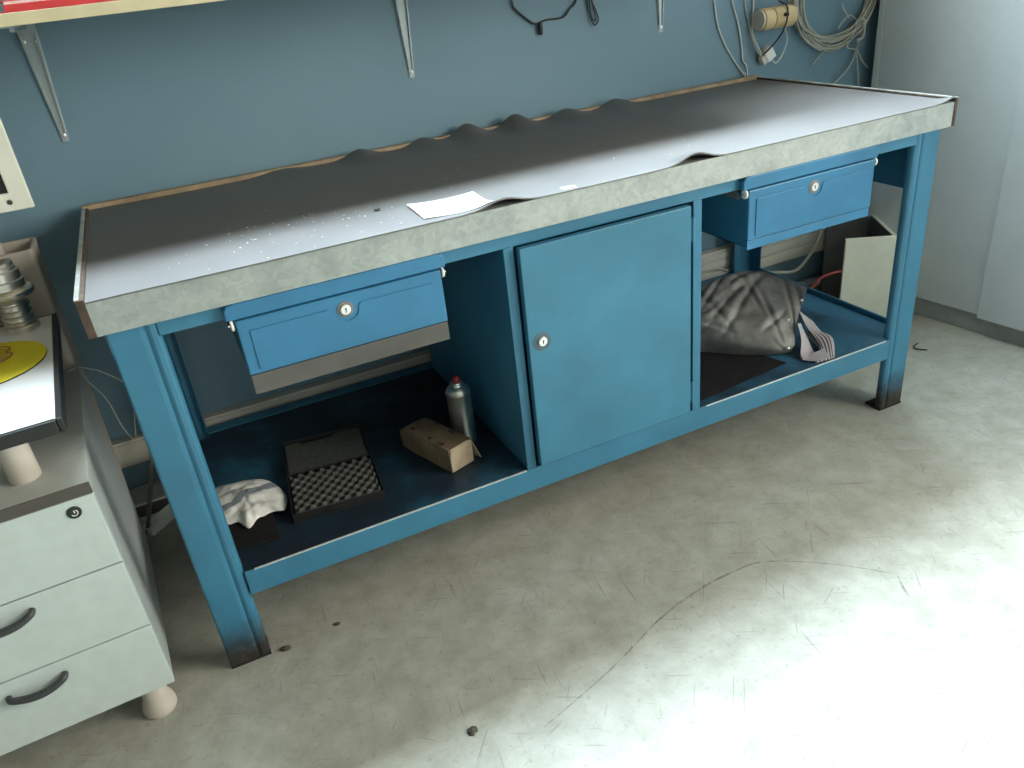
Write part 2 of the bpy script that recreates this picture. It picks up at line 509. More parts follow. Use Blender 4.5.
for x0, x1 in ((1.938, 1.944), (.018, .024)):
    bm = bmesh.new(); box(bm, x0, x1, .078, .64, .2302, .246); obj('shelf_rim', bm, M['blue'], sh, world=True, bev=.001)
# cupboard
for x0, x1 in ((.739, .762), (1.199, 1.222)):
    p = wpart('side_panel', x0, x1, .0205, .66, .2302, .7599, M['blue'])
wpart('back_panel', .7625, 1.1985, .652, .656, .2302, .7599, M['blue'])
dr = wpart('door', .7660, 1.1800, .0025, .0205, .2420, .7578, M['blue_door'], bev=.002)
for z in (.70, .29):
    bm = bmesh.new(); lathe(bm, [(.0045, -.028), (.0045, .028)], (1.1925, .0135, z), 'z', 12)
    box(bm, 1.185, 1.199, .0125, .0185, z-.026, z+.026)
    obj('hinge', bm, M['blue'], dr, world=True, bev=.0008)
# lock with its worn plate
bm = bmesh.new(); lathe(bm, [(.021, 0), (.021, .0012), (.019, .002)], (.797, .0018, .548), 'y', 32)
M['worn'] = simple('worn_blue_grey', (.085, .13, .16), .5, .2, .2, 60)
lp = obj('lock_plate', bm, M['worn'], dr, world=True)
bm = bmesh.new(); lathe(bm, [(.0105, .0035), (.0105, 0), (.0095, -.0022), (.009, -.0025)], (.797, -.0016, .549), 'y', 24)
lk = obj('lock', bm, M['lockface'], dr, world=True, smooth=False)
bm = bmesh.new(); box(bm, .7960, .7980, -.0046, -.0041, .544, .551); lathe(bm, [(.002, -.0005), (.002, 0)], (.797, -.0041, .551), 'y', 10)
obj('keyhole', bm, M['black'], lk, world=True)

def drawer(x0, x1, zb, lip_z, lip_mat, lipname):
    zt = .7585; yf = .0005
    bm = bmesh.new()          # open-topped box body behind the front
    t = .0015
    box(bm, x0+.004, x0+.004+t, yf+.012, .56, lip_z+.004, .748); box(bm, x1-.004-t, x1-.004, yf+.012, .56, lip_z+.004, .748)
    box(bm, x0+.004, x1-.004, yf+.012, .56, lip_z+.004, lip_z+.006); box(bm, x0+.004, x1-.004, .558, .56, lip_z+.004, .748)
    d = obj('drawer', bm, M['blue'], wb, world=True)
    bm = bmesh.new(); box(bm, x0, x1, yf, yf+.0115, zb, zt)
    f = obj('drawer_front', bm, M['blue_drawer'], d, world=True, bev=.0025)
    # pressed raised field with a notch under the lock
    xc = (x0+x1)/2; a, b = x0+.02, x1-.02; c, e = zb+.008, zt-.021
    pts = [(a, c), (b, c), (b, e)]
    r = .024
    pts += [(xc+r*1.25, e), (xc+r*1.02, e-.006)]
    pts += [(xc+r*math.cos(q), e-.012+r*math.sin(q)*.75) for q in [-(k+.5)*PI/8 for k in range(8)]]
    pts += [(xc-r*1.02, e-.006), (xc-r*1.25, e), (a, e)]
    bm = bmesh.new(); prism(bm, pts, 'y', yf-.0022, yf-.0001)
    obj('pressed_field', bm, M['blue_drawer'], f, world=True, bev=.0009, seg=2)
    bm = bmesh.new(); box(bm, x0+.001, x1-.001, yf+.002, yf+.009, lip_z, zb-.0015)
    lp = obj(lipname, bm, lip_mat, d, world=True, bev=.001)
    zl = .7305
    bm = bmesh.new(); lathe(bm, [(.0155, 0), (.0155, -.001), (.013, -.0016)], (xc, yf-.0001, zl), 'y', 28)
    obj('lock_ring', bm, M['bare'], d, world=True)
    bm = bmesh.new(); lathe(bm, [(.0098, -.0016), (.0098, -.0042), (.009, -.005)], (xc, yf, zl), 'y', 24)
    obj('lock', bm, M['lockface'], d, world=True)
    bm = bmesh.new(); box(bm, xc-.0009, xc+.0009, yf-.0056, yf-.0051, zl-.005, zl+.002); lathe(bm, [(.0018, -.0005), (.0018, 0)], (xc, yf-.0051, zl+.002), 'y', 10)
    obj('keyhole', bm, M['black'], d, world=True)
    # cover rail above, with rounded lower corners
    bm = bmesh.new(); xa, xb = x0-.014, x1+.012
    pts = [(xa, .792), (xa, .776), (xa+.004, .768), (xa+.012, .764), (xb-.012, .764), (xb-.004, .768), (xb, .776), (xb, .792)]
    prism(bm, [(xa+.02, .7905), (xa+.006, .788), (xa, .779), (xa, .7602), (xb, .7602), (xb, .779), (xb-.006, .788), (xb-.02, .7905)], 'y', .0035, .0205)
    obj('drawer_cover_rail', bm, M['blue_drawer'], wb, world=True, bev=.003)
    for x, s in ((x0-.006, -1), (x1+.006, 1)):
        bm = bmesh.new(); box(bm, x-.0015, x+.0015, .03, .57, .735, .7599)
        rn = obj('runner', bm, M['bare'], wb, world=True)
        bm = bmesh.new(); lathe(bm, [(.0095, -.0025), (.0105, -.0018), (.0105, .0018), (.0095, .0025)], (x-s*.0005, .010, .7505), 'x', 24)
        w = obj('roller', bm, M['white_plastic'], rn, world=True)
        bm = bmesh.new(); lathe(bm, [(.0025, -.003), (.0025, .003)], (x+s*.0035, .010, .7505), 'x', 12); box(bm, x+s*.003-.002, x+s*.003+.002, .010, .034, .7485, .7525)
        obj('axle', bm, M['chrome'], rn, world=True)
M['shadedlip'] = simple('shaded_grey_steel', (.10, .098, .092), .55, .2, .15, 12)  # bare steel darkened, the lip's shade is put into the colour
drawer(.2125, .598, .6525, .6125, M['shadedlip'], 'bare_lip')
drawer(1.335, 1.7095, .643, .620, M['blue_drawer'], 'lower_lip')

# ------------------------------------------------------------------ rubber mat on the worktop
def mat_z(x, y):
    z = .8535
    f = max(0., (y-.58)/.125)
    for xc, a, w in ((.655, .020, .065), (.83, .017, .065), (.96, .032, .072), (1.105, .034, .072), (1.265, .022, .078), (1.43, .022, .085), (.45, .008, .08)):
        z += a*f**1.5*math.exp(-((x-xc)/w)**2*2.6)
    g = max(0., 1-(y+.006)/.06)
    for xc, a, w in ((.742, .015, .055), (1.187, .018, .052), (1.95, .013, .045)):
        z += a*g**1.5*math.exp(-((x-xc)/w)**2*1.5)
    z += .0012*noise.noise(Vector((x*4, y*5, 2.)))*(.4+f)
    return z
bm = bmesh.new()
NX, NY = 260, 40; grid = []
for j in range(NY+1):
    row = []
    for i in range(NX+1):
        x = .002+(W_-.006-.003)*i/NX; v = j/NY
        wob = .003*noise.noise(Vector((x*5, 1.3, 0)))
        y0 = -.0045+wob*.9+(.012*max(0, (x-1.92)/.035) if False else 0); y1 = .705+.002*math.sin(x*9)
        y = y0+(y1-y0)*v
        row.append(bm.verts.new((x, y, mat_z(x, y))))
    grid.append(row)
low = [[bm.verts.new((v.co.x, v.co.y, v.co.z-.0028)) for v in r] for r in grid]
for j in range(NY):
    for i in range(NX):
        bm.faces.new((grid[j][i], grid[j][i+1], grid[j+1][i+1], grid[j+1][i]))
        bm.faces.new((low[j][i], low[j+1][i], low[j+1][i+1], low[j][i+1]))
def rim(A, B):
    for k in range(len(A)-1): bm.faces.new((A[k], B[k], B[k+1], A[k+1]))
rim(grid[0], low[0]); rim(grid[-1], low[-1]); rim([r[0] for r in grid], [r[0] for r in low]); rim([r[-1] for r in grid], [r[-1] for r in low])
mo = obj('rubber_mat', bm, M['rubber'], loc=(.98, .35, .8507), smooth=True)
tag(mo, 'large black rubber mat with wavy back edge covering the workbench top', 'mat')
em = mo.modifiers.new('split', 'EDGE_SPLIT'); em.split_angle = .9

def sheet(name, pts, z, mat, label, cat, th=.0006, curl=0.):
    bm = bmesh.new()
    n = 8; P = [Vector((*p, 0)) for p in pts]
    g = []
    for j in range(n+1):
        row = []
        for i in range(n+1):
            u, v = i/n, j/n
            p = (P[0]*(1-u)+P[1]*u)*(1-v)+(P[3]*(1-u)+P[2]*u)*v
            row.append(bm.verts.new((p.x, p.y, max(z, mat_z(p.x, p.y)+.0008) + curl*(abs(u-.5)*2)**2*(.4+.6*v))))
        g.append(row)
    for j in range(n):
        for i in range(n): bm.faces.new((g[j][i], g[j][i+1], g[j+1][i+1], g[j+1][i]))
    c = sum(P, Vector())/4; c.z = z
    o = obj(name, bm, mat, loc=c, solid=th)
    tag(o, label, cat); return o
sheet('paper_sheet', [(.589, .023), (.724, .003), (.731, .124), (.593, .136)], .8543, M['paper'], 'blank white paper sheet lying on the black rubber mat', 'paper', curl=.004)
sheet('paper_scrap', [(.875, .008), (.904, .003), (.908, .02), (.879, .026)], .8543, M['paper'], 'tiny white paper scrap on the mat, right of the larger sheet', 'paper')
bm = bmesh.new(); lathe(bm, [(.004, 0), (.0055, .002), (.003, .004)], (.537, .156, 0), 'z', 7)
for v in bm.verts: v.co.z += mat_z(.537, .156); v.co.x = .537+(v.co.x-.537)*1.5
tag(obj('rubber_crumb', bm, M['black'], loc=(.537, .156, mat_z(.537, .156))), 'small black crumb on the mat left of the paper sheet', 'debris')
bm = bmesh.new(); rs = random.Random(11)
for k in range(85):
    if k < 55: x, y = rs.gauss(.40, .12), rs.gauss(.14, .08)
    else: x, y = rs.uniform(.05, 1.5), rs.uniform(.02, .55)
    y = min(.6, max(.01, y)); x = max(.03, x)
    r = rs.choice([.0008, .001, .0012, .0015, .0022]); z = mat_z(x, y)
    a = rs.uniform(0, PI)
    vs = [bm.verts.new((x+r*math.cos(a+q)*rs.uniform(.6, 1.3), y+r*math.sin(a+q), z+h)) for h in (.0, .0007) for q in (0, 1.3, 2.7, 4.4)]
    bm.faces.new(vs[4:]); 
    for i in range(4): bm.faces.new((vs[i], vs[(i+1) % 4], vs[4+(i+1) % 4], vs[4+i]))
tag(obj('dust_flecks', bm, M['fleck'], loc=(.4, .14, .8535)), 'pale dust flecks scattered over the left half of the rubber mat', 'dust', kind='stuff')

# ------------------------------------------------------------------ things on the bench shelf
ZS = .2305
bm = bmesh.new(); box(bm, .076, .182, .098, .36, ZS, ZS+.006)
for v in bm.verts: v.co.y += -.1*(v.co.x-.076)
tag(obj('felt_mat', bm, M['felt'], loc=(.13, .22, ZS), bev=.002), 'dark square mat lying under the white rag', 'mat')
bm = bmesh.new()
pts = [(1.2235, .045), (1.55, .078), (1.50, .24), (1.42, .34), (1.2235, .36)]
prism(bm, pts, 'z', ZS, ZS+.003)
tag(obj('felt_mat', bm, M['felt'], loc=(1.36, .2, ZS)), 'dark flat mat on the shelf under the grey bag', 'mat')

# crumpled rag
out = [(.074, .351), (.11, .355), (.172, .338), (.205, .297), (.223, .229), (.21, .175), (.185, .182), (.162, .177), (.145, .168), (.126, .150), (.11, .185), (.090, .190), (.070, .206), (.050, .25), (.052, .31)]
cx, cy = .14, .26
ring = catmull([(x, y, 0) for x, y in out], 5, True)
bm = bmesh.new(); uvl = bm.loops.layers.uv.new('UVMap'); NR = 16
ctr = bm.verts.new((cx, cy, 0)); rows = []
for k in range(1, NR+1):
    t = k/NR
    rows.append([bm.verts.new((cx+(p.x-cx)*t, cy+(p.y-cy)*t, 0)) for p in ring])
n = len(ring)
for i in range(n): bm.faces.new((ctr, rows[0][i], rows[0][(i+1) % n]))
for A, B in zip(rows, rows[1:]):
    for i in range(n): bm.faces.new((A[i], B[i], B[(i+1) % n], A[(i+1) % n]))
def ragz(x, y, t):
    q = Vector((x*16, y*16, .4)); 
    h = .010*(1-t**3)+.007*abs(noise.noise(q))+.007*abs(math.sin((x*.5+y)*58+3*noise.noise(q*.6)))*(.5+.5*(1-t))+.007*abs(noise.noise(q*2.7))+.003*noise.noise(q*6)
    return ZS+.009+h*(.3+.7*(1-t**4))
bm.verts.ensure_lookup_table()
ctr.co.z = ragz(cx, cy, 0)
for k, r in enumerate(rows):
    for v in r: v.co.z = ragz(v.co.x, v.co.y, (k+1)/NR)
for f in bm.faces:
    for lp in f.loops:
        c = lp.vert.co; lp[uvl].uv = ((c.x-.05)/.18, (c.y-.15)/.2-.35*(c.x-.14)/.18+.06*noise.noise(c*22))
tag(obj('rag', bm, M['rag'], loc=(.14, .26, ZS+.006), smooth=True, solid=.002), 'crumpled white rag with a grey stripe on the bottom shelf', 'rag')

# open case with foam
case = thing('foam_lined_case', 'open flat black case lined with grey egg-crate foam on the bottom shelf', 'case', (.33, .2, ZS), math.radians(-6.2))
cw, cd = .205, .165
def tray(y0, y1, h):
    bm = bmesh.new(); t = .004
    box(bm, -cw/2, cw/2, y0, y1, 0, .003)
    box(bm, -cw/2, -cw/2+t, y0, y1, .003, h); box(bm, cw/2-t, cw/2, y0, y1, .003, h)
    box(bm, -cw/2+t, cw/2-t, y0, y0+t, .003, h); box(bm, -cw/2+t, cw/2-t, y1-t, y1, .003, h)
    return bm
cb = obj('base', tray(-.088, .082, .022), M['black'], case, bev=.001)
bm = bmesh.new(); gx, gy = 64, 50; G = []
for j in range(gy+1):
    G.append([])
    for i in range(gx+1):
        x = -cw/2+.005+(cw-.01)*i/gx; y = -.083+.160*j/gy
        z = .0185+.0065*math.sin(x*2*PI/.0255+.3)*math.sin(y*2*PI/.031)
        if i in (0, gx) or j in (0, gy): z = .010
        G[-1].append(bm.verts.new((x, y, z)))
for j in range(gy):
    for i in range(gx): bm.faces.new((G[j][i], G[j][i+1], G[j+1][i+1], G[j+1][i]))
obj('egg_crate_foam', bm, M['foam'], cb, smooth=True)
bm = bmesh.new(); box(bm, -.03, .045, -.0915, -.0882, .008, .018); obj('latch', bm, M['black'], cb, bev=.001)
cl = obj('lid', tray(.084, .245, .018), M['black'], case, bev=.001)
bm = bmesh.new(); prism(bm, [(-cw/2+.005, .089), (cw/2-.005, .089), (cw/2-.005, .240), (.03, .240), (.02, .228), (-.05, .228), (-.06, .24), (-cw/2+.005, .24)], 'z', .0035, .014)
obj('lid_foam', bm, M['foam'], cl, bev=.004)
bm = bmesh.new(); lathe(bm, [(.003, -.07), (.003, .07)], (0, .083, .006), 'x', 10); obj('hinge', bm, M['black'], case)

# cardboard box
ang = math.atan2(.127-.105, .649-.586)
cb_ = thing('cardboard_box', 'small worn brown cardboard box on the bottom shelf beside the spray can', 'box', (.586+.0, .105, ZS), ang)
bm = bmesh.new(); lw, ll, lh = .067, .198, .063
box(bm, 0, lw, 0.004, ll, 0, lh)
bmesh.ops.subdivide_edges(bm, edges=bm.edges[:], cuts=6, use_grid_fill=True)
for v in bm.verts:
    q = Vector((v.co.x*30, v.co.y*16, v.co.z*30))
    v.co += Vector((noise.noise(q), noise.noise(q+Vector((9, 0, 0))), noise.noise(q+Vector((0, 9, 0)))))*.0022
    if v.co.y > .16: v.co.z -= .02*((v.co.y-.16)/.04)**2*(v.co.z/lh); v.co.x = lw/2+(v.co.x-lw/2)*(1-.14*((v.co.y-.16)/.04))
    if v.co.z < .002: v.co.z = .0004
obj('carton_body', bm, M['card'], cb_, bev=.0)
bm = bmesh.new()
pts = [(.001, .002), (lw-.001, .0015), (lw+.001, .058), (.055, .064), (.004, .0635), (.0, .03)]
prism(bm, pts, 'y', 0, .0022)
ef = obj('end_flap', bm, M['card_light'], cb_); ef['label'] = 'pale end flap of the box'
bm = bmesh.new()
vs = [bm.verts.new(p) for p in ((lw, 0, .06), (lw, .02, .055), (lw+.014, .012, .004), (lw+.020, -.004, .001))]
bm.faces.new(vs); obj('side_flap', bm, M['card_light'], cb_, solid=.0015)
for (x, y, l) in ((.004, .03, .016), (.004, .075, .01), (.006, .14, .014), (lw-.012, .05, .02), (lw-.01, .11, .012)):
    bm = bmesh.new(); box(bm, x, x+.009, y, y+l, lh+.0007, lh+.0018); obj('torn_patch', bm, M['rust'], cb_)

# spray can
sp = thing('spray_can', 'silver spray can with a red nozzle on the bottom shelf', 'spray can', (.667, .225, ZS))
bm = bmesh.new(); R_ = .0295
lathe(bm, [(.027, 0), (R_+.0008, .002), (R_+.0008, .005), (R_, .007), (R_, .133), (R_+.001, .135), (R_+.001, .139), (R_-.001, .141), (.027, .147), (.022, .153), (.0165, .157), (.0165, .160), (.0145, .162), (.0145, .165), (.006, .166)], (0, 0, 0), 'z', 40)
obj('can_body', bm, M['tin'], sp, smooth=True).modifiers.new('es', 'EDGE_SPLIT').split_angle = .7
bm = bmesh.new(); lathe(bm, [(.0075, .166), (.008, .168), (.008, .174), (.0065, .179), (.004, .181)], (0, 0, 0), 'z', 24)
obj('nozzle', bm, M['red_plastic'], sp, smooth=True)

# grey bag lying on the right shelf
bag = thing('cloth_bag', 'rumpled grey waxed bag with white snaps and striped lining on the right shelf', 'bag', (1.55, .25, ZS))
Z0 = ZS+.0035
stations = [  # bottom-front, front bulge, ridge, mid top, back ridge, back-mid, back-bottom
    [(1.30, .32, Z0), (1.29, .33, .27), (1.31, .35, .32), (1.34, .40, .345), (1.37, .45, .34), (1.39, .47, .29), (1.39, .47, Z0)],
    [(1.385, .285, Z0), (1.385, .28, .29), (1.405, .27, .335), (1.44, .325, .368), (1.475, .385, .372), (1.51, .43, .31), (1.51, .43, Z0)],
    [(1.455, .215, Z0), (1.455, .205, .28), (1.475, .225, .330), (1.53, .30, .366), (1.595, .37, .385), (1.64, .41, .31), (1.64, .42, Z0)],
    [(1.512, .16, Z0), (1.515, .148, .27), (1.545, .18, .318), (1.605, .265, .355), (1.69, .37, .372), (1.72, .40, .30), (1.72, .40, Z0)],
    [(1.565, .128, Z0), (1.57, .115, .262), (1.605, .155, .305), (1.665, .225, .338), (1.757, .335, .347), (1.785, .37, .29), (1.785, .37, Z0)],
    [(1.60, .115, Z0), (1.605, .11, .258), (1.64, .145, .292), (1.71, .20, .318), (1.81, .285, .315), (1.83, .32, .28), (1.83, .33, Z0)],
]
NU, NV = 14, 14
rowsS = [catmull(s, NV) for s in stations]
cols = len(rowsS[0]); surf = []
full = [catmull([r[c] for r in rowsS], NU) for c in range(cols)]
bm = bmesh.new(); nu = len(full[0])
rcz = random.Random(21)
creases = [(rcz.uniform(.1, .95), rcz.uniform(.12, .7), rcz.choice([.5, .7, -.35, .2, 1.2, -.8])+rcz.uniform(-.15, .15), rcz.uniform(.15, .4), rcz.uniform(.6, 1.3)) for k in range(20)]
g = []
for i in range(nu):
    row = []
    for c in range(cols):
        p = full[c][i].copy()
        q = p*14
        amp = .010 if 0 < c < cols-1 else 0
        uu, vv = i/(nu-1), c/(cols-1)
        d = noise.noise(q)*amp*.35
        for (cu, cv, ca, cl, ch) in creases:
            du, dv = (uu-cu)*1.5, vv-cv
            al = du*math.cos(ca)+dv*math.sin(ca); ac = -du*math.sin(ca)+dv*math.cos(ca)+.03*math.sin(al*7+cu*9)
            fall = math.exp(-(al/cl)**4)*ch*(1 if 0 < c < cols-1 else 0)
            d += .7*fall*(-.008*math.exp(-(ac/.018)**2)+.0055*math.exp(-((ac-.045)/.035)**2)+.003*math.exp(-((ac+.05)/.04)**2))
        p += Vector((-.25, -.5, .8))*d
        p.z = max(p.z, Z0)
        row.append(bm.verts.new(p))
    g.append(row)
for i in range(nu-1):
    for c in range(cols-1): bm.faces.new((g[i][c], g[i][c+1], g[i+1][c+1], g[i+1][c]))
bm.faces.new([g[0][c] for c in range(cols)])
body = obj('bag_body', bm, M['bag'], bag, world=True, smooth=True, solid=.002)
bm = bmesh.new()   # dark gusset folded in at the open end
A = [v for v in full]; e0 = [full[c][-1] for c in range(cols)]
inner = [Vector((1.615, .20, .262))+(p-Vector((1.72, .22, .27)))*.35 for p in e0]
va = [bm.verts.new(p) for p in e0]; vb = [bm.verts.new(p) for p in inner]
for c in range(cols-1): bm.faces.new((va[c], va[c+1], vb[c+1], vb[c]))
bm.faces.new(vb)
obj('gusset', bm, M['bag'], bag, world=True, smooth=True, solid=.0015)
SH = Vector((-.014, -.004, 0))
def flap(paths, name):
    bm = bmesh.new(); uvl = bm.loops.layers.uv.new('UVMap')
    P = [catmull([Vector(q)+(SH if p[0][0] > 1.68 else Vector()) for q in p], 8) for p in paths]; n = len(P[0])
    Q = [catmull([r[k] for r in P], 6) for k in range(n)]
    g = [[bm.verts.new(v) for v in r] for r in Q]; m = len(g[0])
    for i in range(n-1):
        for j in range(m-1):
            f = bm.faces.new((g[i][j], g[i+1][j], g[i+1][j+1], g[i][j+1]))
            for lp, (a, b) in zip(f.loops, ((i, j), (i+1, j), (i+1, j+1), (i, j+1))): lp[uvl].uv = (b/(m-1), a/(n-1))
    o = obj(name, bm, M['stripe'], bag, world=True, smooth=True, solid=.0015); o['label'] = 'striped lining flap'
flap([[(1.628, .128, .308), (1.618, .10, .275), (1.598, .078, .245), (1.592, .062, .2345)],
      [(1.646, .135, .302), (1.642, .108, .265), (1.622, .08, .242), (1.610, .052, .2345)],
      [(1.660, .150, .292), (1.665, .125, .255), (1.650, .09, .240), (1.632, .052, .2345)]], 'lining_flap')
SH = Vector((-.014, -.004, 0))
flap([[(1.70, .19, .312), (1.70, .155, .272), (1.69, .10, .25), (1.655, .040, .236)],
      [(1.72, .175, .29), (1.725, .14, .262), (1.72, .085, .262), (1.68, .03, .240)],
      [(1.735, .165, .27), (1.735, .13, .25), (1.725, .085, .244), (1.67, .028, .2345)],
      [(1.70, .16, .25), (1.70, .13, .24), (1.68, .08, .236), (1.62, .035, .2335)]], 'lining_flap')
flap([[(1.588, .062, .2345), (1.606, .040, .235), (1.632, .028, .236), (1.655, .026, .238)], [(1.598, .080, .2345), (1.612, .060, .236), (1.635, .048, .239), (1.660, .046, .242)], [(1.612, .094, .2345), (1.622, .078, .238), (1.640, .066, .242), (1.664, .064, .247)]], 'lining_cuff')
for (x, y, z) in ((1.722, .213, .3225), (1.624, .158, .308), (1.578, .104, .257)):
    bm = bmesh.new(); bmesh.ops.create_icosphere(bm, subdivisions=2, radius=.0048)
    for v in bm.verts: v.co = Vector((v.co.x+x, v.co.y+y, v.co.z*.8+z+.001))
    obj('snap', bm, M['snap'], bag, world=True, smooth=True)

# ------------------------------------------------------------------ drawer pedestal at left
ped = thing('drawer_pedestal', 'light grey three-drawer pedestal on round beige feet at the left', 'pedestal', (-.087, -.046, 0), .0495)
pw, pd, zt, zb = .43, .540, .567, .087
def ppart(name, x0, x1, y0, y1, z0, z1, mat, parent=ped, bev=.0015): return bx(name, x0, x1, y0, y1, z0, z1, mat, parent, bev, world=False)
ppart('carcass', -pw+.002, -.0005, .0195, pd, zb, zt-.023, M['greyside'])
tp = ppart('top_panel', -pw, .001, .003, pd+.002, zt-.0225, zt, M['greytop'], bev=.001)
ppart('edge_band', -pw, .001, -.0005, .0028, zt-.0225, zt-.0003, M['brownedge'], tp, bev=.001)
for z0, z1 in ((.3945, .5435), (.2412, .3917), (.087, .2385)):
    d = ppart('drawer', -pw+.001, 0, 0, .019, z0, z1, M['greydoor'], bev=.0012)
    if z0 > .39:
        bm = bmesh.new(); lathe(bm, [(.0115, 0), (.0115, -.002), (.0095, -.0028)], (-.037, -.0002, .520), 'y', 26); lk = obj('lock', bm, M['black'], d)
        bm = bmesh.new()
        for k in range(7):
            a0, a1 = -2.4+k*.5, -2.4+(k+1)*.5
        tube(bm, [(-.037+.0055*math.cos(a), -.0032, .520+.0055*math.sin(a)) for a in [-2.6+k*.45 for k in range(9)]], .0009, 6, 2)
        box(bm, -.0375, -.0355, -.0036, -.0029, .5195, .525)
        obj('key_slot', bm, M['lockface'], lk)
    else:
        zc = z0+.121; xc = -.203
        bm = bmesh.new()
        path = [(xc-.047, -.001, zc-.002), (xc-.043, -.011, zc-.004), (xc-.022, -.016, zc-.008), (xc, -.018, zc-.009), (xc+.022, -.016, zc-.007), (xc+.043, -.011, zc-.0), (xc+.047, -.001, zc+.003)]
        tube(bm, path, lambda t: .0052+.0022*math.sin(PI*t), 12, 8)
        obj('handle', bm, M['handle'], d, smooth=True)
for fx, fy in ((-.047, .045), (-pw+.047, .045), (-.047, pd-.045), (-pw+.047, pd-.045)):
    bm = bmesh.new(); lathe(bm, [(.031, 0), (.033, .004), (.033, .012), (.030, .026), (.0245, .04), (.0235, .087)], (fx, fy, 0), 'z', 32)
    obj('foot', bm, M['footbeige'], ped, smooth=True).modifiers.new('es', 'EDGE_SPLIT').split_angle = .6

# raised board on the pedestal
BZ = .702
ris = thing('monitor_stand', 'white board with dark metal edge raised on beige tube feet over the pedestal', 'monitor stand', (-.0845, -.0695, zt), .056)
h = BZ-zt
bw, bd = .46, .552
bx('board', -bw+.006, -.0055, .0065, bd-.006, h-.02, h, M['whiteboard'], ris, .0008, world=False)
bm = bmesh.new()
for (a, b, c, d) in ((-.0055, .0045, -.0, bd), (-bw-.0005, -bw+.006, 0, bd), (-bw+.006, -.0055, -.004, .0065), (-bw+.006, -.0055, bd-.006, bd)):
    box(bm, a, b, c, d, h-.0235, h+.0004)
obj('edge_trim', bm, M['darktrim'], ris, bev=.002)
for fx, fy in ((-.0965, .112), (-bw+.145, .112), (-.0965, .45), (-bw+.145, .45)):
    bm = bmesh.new(); lathe(bm, [(.025, 0), (.0255, .004), (.0235, h-.0236)], (fx, fy, 0), 'z', 30)
    obj('tube_foot', bm, M['footbeige'], ris, smooth=True).modifiers.new('es', 'EDGE_SPLIT').split_angle = .6

# monitor
mon = thing('monitor', 'beige flat monitor with dark screen standing on the white board', 'monitor', (-.33, .37, BZ), 0)
bm = bmesh.new()
x0, x1, z0, z1 = .33-.365, .33-.058, .948-BZ, 1.262-BZ   # local x
x0 = x1-.40
prev = None
yf = -.022
for (ins, y) in ((0, yf), (0, yf+.012), (.05, yf+.05), (.07, yf+.055)):
    r = [bm.verts.new(p) for p in ((x0+ins, y, z0+ins), (x1-ins, y, z0+ins), (x1-ins, y, z1-ins), (x0+ins, y, z1-ins))]
    if prev:
        for i in range(4): bm.faces.new((prev[i], prev[(i+1) % 4], r[(i+1) % 4], r[i]))
    else: first = r
    prev = r
bm.faces.new(prev)
ins = .033
ri = [bm.verts.new(p) for p in ((x0+ins, yf, z0+ins), (x1-ins, yf, z0+ins), (x1-ins, yf, z1-ins), (x0+ins, yf, z1-ins))]
for i in range(4): bm.faces.new((first[i], ri[i], ri[(i+1) % 4], first[(i+1) % 4]))
rj = [bm.verts.new((v.co.x, yf+.004, v.co.z)) for v in ri]
for i in range(4): bm.faces.new((ri[i], rj[i], rj[(i+1) % 4], ri[(i+1) % 4]))
bm.faces.new(rj)
hs = obj('housing', bm, M['beigecase'], mon, bev=.002)
bm = bmesh.new(); box(bm, x0+ins+.0005, x1-ins-.0005, yf+.0025, yf+.0038, z0+ins+.0005, z1-ins-.0005); obj('screen', bm, M['screen'], mon)
bm = bmesh.new(); lathe(bm, [(.0052, 0), (.0052, -.0008), (.0042, -.0008), (.0042, 0)], (x1-.036, yf, z0+.0165), 'y', 24); lathe(bm, [(.0012, 0), (.0012, -.001)], (x1-.036, yf, z0+.0165), 'y', 12)
M['buttonbeige'] = simple('button_beige', (.42, .42, .37), .5); obj('power_button', bm, M['buttonbeige'], mon)
bm = bmesh.new(); box(bm, -.045, .035, .01, .035, .012, z0+.1); obj('stand_neck', bm, M['beigecase'], mon, bev=.004)
bm = bmesh.new(); lathe(bm, [(.085, 0), (.085, .006), (.06, .012), (.03, .014)], (0, .0, 0), 'z', 36); obj('stand_base', bm, M['beigecase'], mon)

# threaded metal fitting
ft = thing('threaded_fitting', 'shiny turned metal fitting with ridged rings on the white board', 'fitting', (-.170, .425, BZ))
bm = bmesh.new()
prof = [(.030, 0), (.0325, .001), (.0325, .010), (.0305, .012)]
z = .012
for k in range(4): prof += [(.0255, z+.001), (.0255, z+.004), (.0300, z+.005), (.0300, z+.009), (.0265, z+.0105)]; z += .0115
prof += [(.026, z+.002), (.033, z+.008), (.046, z+.016), (.0475, z+.020), (.0475, z+.026), (.044, z+.030), (.036, z+.032), (.0355, z+.040), (.037, z+.041), (.037, z+.047), (.034, z+.049), (.034, z+.066), (.030, z+.068), (.030, z+.074), (.0285, z+.0755), (.0285, z+.0835), (.0265, z+.0845), (.0215, z+.0845), (.0205, z+.0835), (.0205, z+.06), (.002, z+.06)]
lathe(bm, prof, (0, 0, 0), 'z', 44)
M['turned'] = simple('turned_nickel', (.74, .71, .64), .34, 1., .1, 60)
obj('fitting_body', bm, M['turned'], ft, smooth=True).modifiers.new('es', 'EDGE_SPLIT').split_angle = .5

